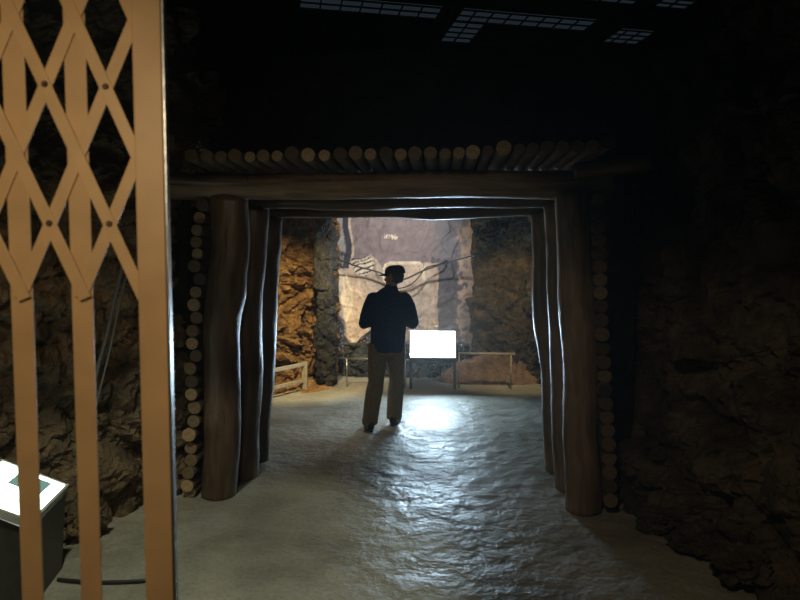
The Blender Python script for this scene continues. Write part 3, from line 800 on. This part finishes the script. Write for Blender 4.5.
# head turned to the left: face towards -x and a little away
hd = Vector((-.88, .47, -.05)).normalized(); hs = Vector((-hd.y, hd.x, 0)).normalized(); hu = Vector((0,0,1))
def H(f, s, u): return HC + hd*f + hs*s + hu*u
def blob(f, s, u, rf, rs, ru):
    vs = ball(bm, (0,0,0), (1,1,1), 18)
    for v in vs: v.co = H(f + v.co.x*rf, s + v.co.y*rs, u + v.co.z*ru)
blob(-.012, 0, .02, .094, .076, .092)        # cranium
blob(.030, 0, -.045, .062, .056, .072)       # face
blob(.055, 0, -.095, .030, .032, .022)       # chin
blob(.094, 0, -.022, .020, .012, .024); blob(.100, 0, -.034, .017, .015, .012)  # nose
blob(.072, .028, .010, .020, .022, .012); blob(.072, -.028, .010, .020, .022, .012)  # brows
blob(.078, 0, -.064, .016, .024, .007); blob(.076, 0, -.075, .015, .021, .007)  # lips
for s in (-1, 1): blob(-.008, s*.077, -.018, .017, .009, .030)  # ears
# hands: palm and five fingers each, curled round a small camera held at the chest
for w, sg in ((wr_l, 1), (wr_r, -1)):
    pal = w + Vector((sg*.018, .045, .012))
    tube(bm, [w, w.lerp(pal, .6), pal + Vector((sg*.006,.02,.004))], [(.026,.018),(.038,.015),(.036,.013)], 14)
    for q, (dz, ln) in enumerate(((.030,.036),(.011,.041),(-.008,.038),(-.026,.030))):
        b0 = pal + Vector((0, .012, dz)); b1 = b0 + Vector((sg*.012, ln*.8, .003)); b2_ = b1 + Vector((sg*.026, ln*.28, 0)); b3 = b2_ + Vector((sg*.018, -.012, -.002))
        tube(bm, [b0, b1, b2_, b3], [.0095,.009,.0082,.0072], 10)
    t0 = w + Vector((sg*.016, .022, .022)); tube(bm, [t0, t0+Vector((sg*.022,.016,.018)), t0+Vector((sg*.042,.03,.022))], [.012,.0105,.009], 10)
person = link('person', bm, M_SKIN); remesh(person, .0062, 3, .5)
person.location = FEET; person.rotation_euler = (0, 0, YAW)
tag(person, 'person seen from behind in navy jacket, khaki trousers and brimmed cap near the bright case', 'person')
# eyes
for s in (-1, 1):
    bm = bmesh.new(); ball(bm, H(.080, s*.028, -.010), (.010,.010,.010), 12); link('eye', bm, simple('eye_white', (.6,.58,.55), .2), person)
# jacket
bm = bmesh.new()
tube(bm, [(.015,0,.80),(.015,0,.84),(.018,0,.92),(.024,0,1.03),(.03,-.005,1.16),(.035,-.01,1.28),(.04,-.01,1.36),(.045,-.005,1.42),(.055,0,1.465)],
     [(.172,.125),(.182,.135),(.185,.14),(.182,.135),(.196,.145),(.208,.15),(.19,.135),(.125,.10),(.07,.068)], 32)
for s, e, w in ((sh_l, el_l, wr_l), (sh_r, el_r, wr_r)):
    out = Vector((.012 if s.x > 0 else -.012, 0, 0))
    tube(bm, [s+Vector((0,0,-.01)), s.lerp(e, .3)+out, s.lerp(e, .7)+out, e+out, e+Vector((0,0,-.015))], [.074,.075,.070,.064,.05], 18)
    tube(bm, [e+out, e.lerp(w, .3), e.lerp(w, .65), e.lerp(w, .93)], [.066,.062,.054,.045], 18)
    ball(bm, e+out, (.066,.066,.07)); ball(bm, s+Vector((0,0,-.008)), (.076,.084,.072))
tube(bm, [(.058,0,1.44),(.062,0,1.475),(.066,0,1.495)], [.075,.068,.066], 20)   # collar
for v in bm.verts:
    n = noise.noise(v.co*9)*.010 + noise.noise(v.co*22 + Vector((4,0,0)))*.004
    v.co += Vector((v.co.x-.03, v.co.y, 0)).normalized()*n
j = link('jacket', bm, M_JACKET, person); remesh(j, .011, 4)
# trousers
bm = bmesh.new()
tube(bm, [(.01,0,.76),(.01,0,.84),(.015,0,.95)], [(.15,.115),(.168,.125),(.155,.115)], 28)
for h, k_, a_, sg in ((hip_l, kn_l, an_l, -1), (hip_r, kn_r, an_r, 1)):
    cz = Vector((0,0,-.035))
    tube(bm, [h+Vector((0,0,-.02)), h.lerp(k_, .3)+Vector((sg*.006,0,0)), h.lerp(k_, .7), k_, k_.lerp(a_, .2)+Vector((0,-.012,0)), k_.lerp(a_, .55), k_.lerp(a_, .85), a_+Vector((0,0,-.01)), a_+cz],
         [.104,.100,.092,.086,.090,.086,.080,.082,.082], 22)
for v in bm.verts:
    n = noise.noise(Vector((v.co.x*8, v.co.y*8, v.co.z*16)))*.012
    if v.co.z < .3: n += .006*math.sin(v.co.z*95)
    c0 = Vector((-.1 if v.co.x < 0 else .11, 0, 0)); dd = Vector((v.co.x-c0.x, v.co.y, 0))
    if v.co.z < .74: v.co += dd.normalized()*n
t = link('trousers', bm, M_TROUSER, person); remesh(t, .009, 3)
# shoes
for a_, rot_ in ((an_l, .25), (an_r, -.25)):
    bm = bmesh.new(); f = Vector((0,0,0))
    tube(bm, [(0,-.088,.05),(0,-.075,.052),(0,-.03,.058),(0,.04,.052),(0,.11,.04),(0,.165,.034),(0,.19,.03)], [(.018,.02),(.036,.045),(.042,.055),(.043,.05),(.05,.038),(.042,.03),(.016,.014)], 20)
    tube(bm, [(0,-.02,.06),(0,-.025,.12)], [.046,.046], 18)
    R3 = Matrix.Rotation(rot_, 3, 'Z')
    for v in bm.verts:
        v.co.z = max(v.co.z, .006); v.co = R3 @ v.co + Vector((a_.x, a_.y, 0))
    s = link('shoe', bm, M_SHOE, person); remesh(s, .006, 3)
    bm = bmesh.new(); prof = []
    for k2 in range(28):
        a2 = 2*PI*k2/28; yy = .05 + .15*math.sin(a2); xx = (.046 + .008*math.sin(a2))*math.cos(a2)
        prof.append((xx, yy))
    lo = [bm.verts.new((*(R3 @ Vector((x, y, 0))).xy[:], .0) ) for x, y in prof]; hi_ = [bm.verts.new((*(R3 @ Vector((x, y, 0))).xy[:], .018)) for x, y in prof]
    for v in bm.verts: v.co += Vector((a_.x, a_.y, 0))
    for k2 in range(28): bm.faces.new((lo[k2], lo[(k2+1)%28], hi_[(k2+1)%28], hi_[k2]))
    bm.faces.new(lo[::-1]); bm.faces.new(hi_); link('sole', bm, M_CASE, s)
# hair
bm = bmesh.new()
blob(-.026, 0, .005, .088, .079, .080); blob(-.050, 0, -.040, .052, .062, .040)
h_ = link('hair', bm, M_HAIR, person); remesh(h_, .007, 2)
# cap: crown + brim to the front and a small rolled edge
bm = bmesh.new(); cr = []
for j_ in range(9):
    ph = j_/8*PI/2; row = []
    for k2 in range(30):
        a2 = 2*PI*k2/30
        row.append(bm.verts.new(H(-.012 + math.cos(a2)*.108*math.cos(ph)**.55, math.sin(a2)*.093*math.cos(ph)**.55, .028 + .085*math.sin(ph))))
    cr.append(row)
for j_ in range(8):
    for k2 in range(30): bm.faces.new((cr[j_][k2], cr[j_][(k2+1)%30], cr[j_+1][(k2+1)%30], cr[j_+1][k2]))
bmesh.ops.remove_doubles(bm, verts=bm.verts, dist=.0005)
cp = link('cap', bm, M_CAP, person); so = cp.modifiers.new('thickness', 'SOLIDIFY'); so.thickness = .005; so.offset = 1
bm = bmesh.new(); rows = []
for j_ in range(5):
    t_ = j_/4; row = []
    for k2 in range(21):
        a2 = -PI*.46 + PI*.92*k2/20
        f0, s0 = math.cos(a2)*.100-.010, math.sin(a2)*.092
        f1, s1 = math.cos(a2)*.185-.010, math.sin(a2)*.098
        row.append(bm.verts.new(H(f0+(f1-f0)*t_, s0+(s1-s0)*t_, .030 - .012*t_ - .012*(math.sin(a2)**2)*t_)))
    rows.append(row)
for j_ in range(4):
    for k2 in range(20): bm.faces.new((rows[j_][k2], rows[j_][k2+1], rows[j_+1][k2+1], rows[j_+1][k2]))
br = link('brim', bm, M_CAP, cp); so = br.modifiers.new('thickness', 'SOLIDIFY'); so.thickness = .005

# ------------------------------------------------------------------ lights
def light(name, typ, loc, energy, col, size=.1, target=None, spot=60, blend=.6):
    ld = bpy.data.lights.new(name, typ); ld.energy = energy; ld.color = col
    if typ == 'SPOT': ld.spot_size = math.radians(spot); ld.spot_blend = blend; ld.shadow_soft_size = size
    elif typ == 'POINT': ld.shadow_soft_size = size
    elif typ == 'AREA': ld.size = size
    o = bpy.data.objects.new(name, ld); COL.objects.link(o); o.location = loc
    if target is not None: o.rotation_euler = (Vector(target)-Vector(loc)).to_track_quat('-Z', 'Y').to_euler()
    return o
light('gate_lamp', 'SPOT', (-.35, -.25, 2.35), 44, (1.0,.77,.48), .06, (-.95, 1.25, 1.6), 72, .9)
light('amber_lamp', 'SPOT', (-1.35, 6.5, 2.7), 480, (1.0,.76,.38), .05, (-2.1, 8.5, .45), 66, .8)
light('mural_lamp', 'SPOT', (-.5, 7.3, 2.45), 215, (1.0,.95,.94), .08, (-.8, 9.3, 1.6), 90, .7)
light('pillar_lamp', 'SPOT', (1.0, 7.2, 2.45), 150, (1.0,.78,.42), .06, (1.15, 8.8, .8), 66, .7)
light('entrance_lamp', 'SPOT', (-1.35, 2.0, 3.4), 165, (.97,.97,.74), .05, (-1.45, 2.95, 0.0), 54, .45)
light('left_rock_fill', 'SPOT', (-1.7, 1.9, 3.0), 26, (1.0,.72,.42), .1, (-2.6, 3.6, 1.1), 50, .8)  # added fill spot without a fixture, warms the left rock
light('chamber_floor_fill', 'SPOT', (-1.2, 7.2, 2.6), 60, (1.0,.95,.80), .1, (-1.25, 6.9, 0), 78, .8)  # added fill spot, brightens the left part of the chamber floor
light('frame_fill', 'SPOT', (-.3, 1.5, 2.6), 12, (1.0,.84,.58), .1, (-.5, 4.2, 2.15), 56, .7)  # added fill spot, lifts the pole ends and the front lintel
light('right_lamp', 'SPOT', (-.2, 1.0, 3.1), 46, (1.0,.78,.50), .15, (1.5, 4.0, .2), 46, .8)
w = bpy.data.worlds.new('world'); S.world = w; w.use_nodes = True
w.node_tree.nodes['Background'].inputs[0].default_value = (.5,.6,.7,1); w.node_tree.nodes['Background'].inputs[1].default_value = .003
vol = N(w.node_tree, 'ShaderNodeVolumeScatter'); vol.inputs['Density'].default_value = .004; vol.inputs['Anisotropy'].default_value = .6   # thin haze added for a glow around the bright case
w.node_tree.links.new(vol.outputs[0], w.node_tree.nodes['World Output'].inputs['Volume'])
S.view_settings.view_transform = 'Standard'; S.view_settings.look = 'None'; S.view_settings.gamma = 1; S.view_settings.exposure = 0.0
S.view_settings.use_curve_mapping = False
try:
    S.cycles.use_denoising = True; S.cycles.max_bounces = 8; S.cycles.sample_clamp_indirect = 6.0
except Exception: pass
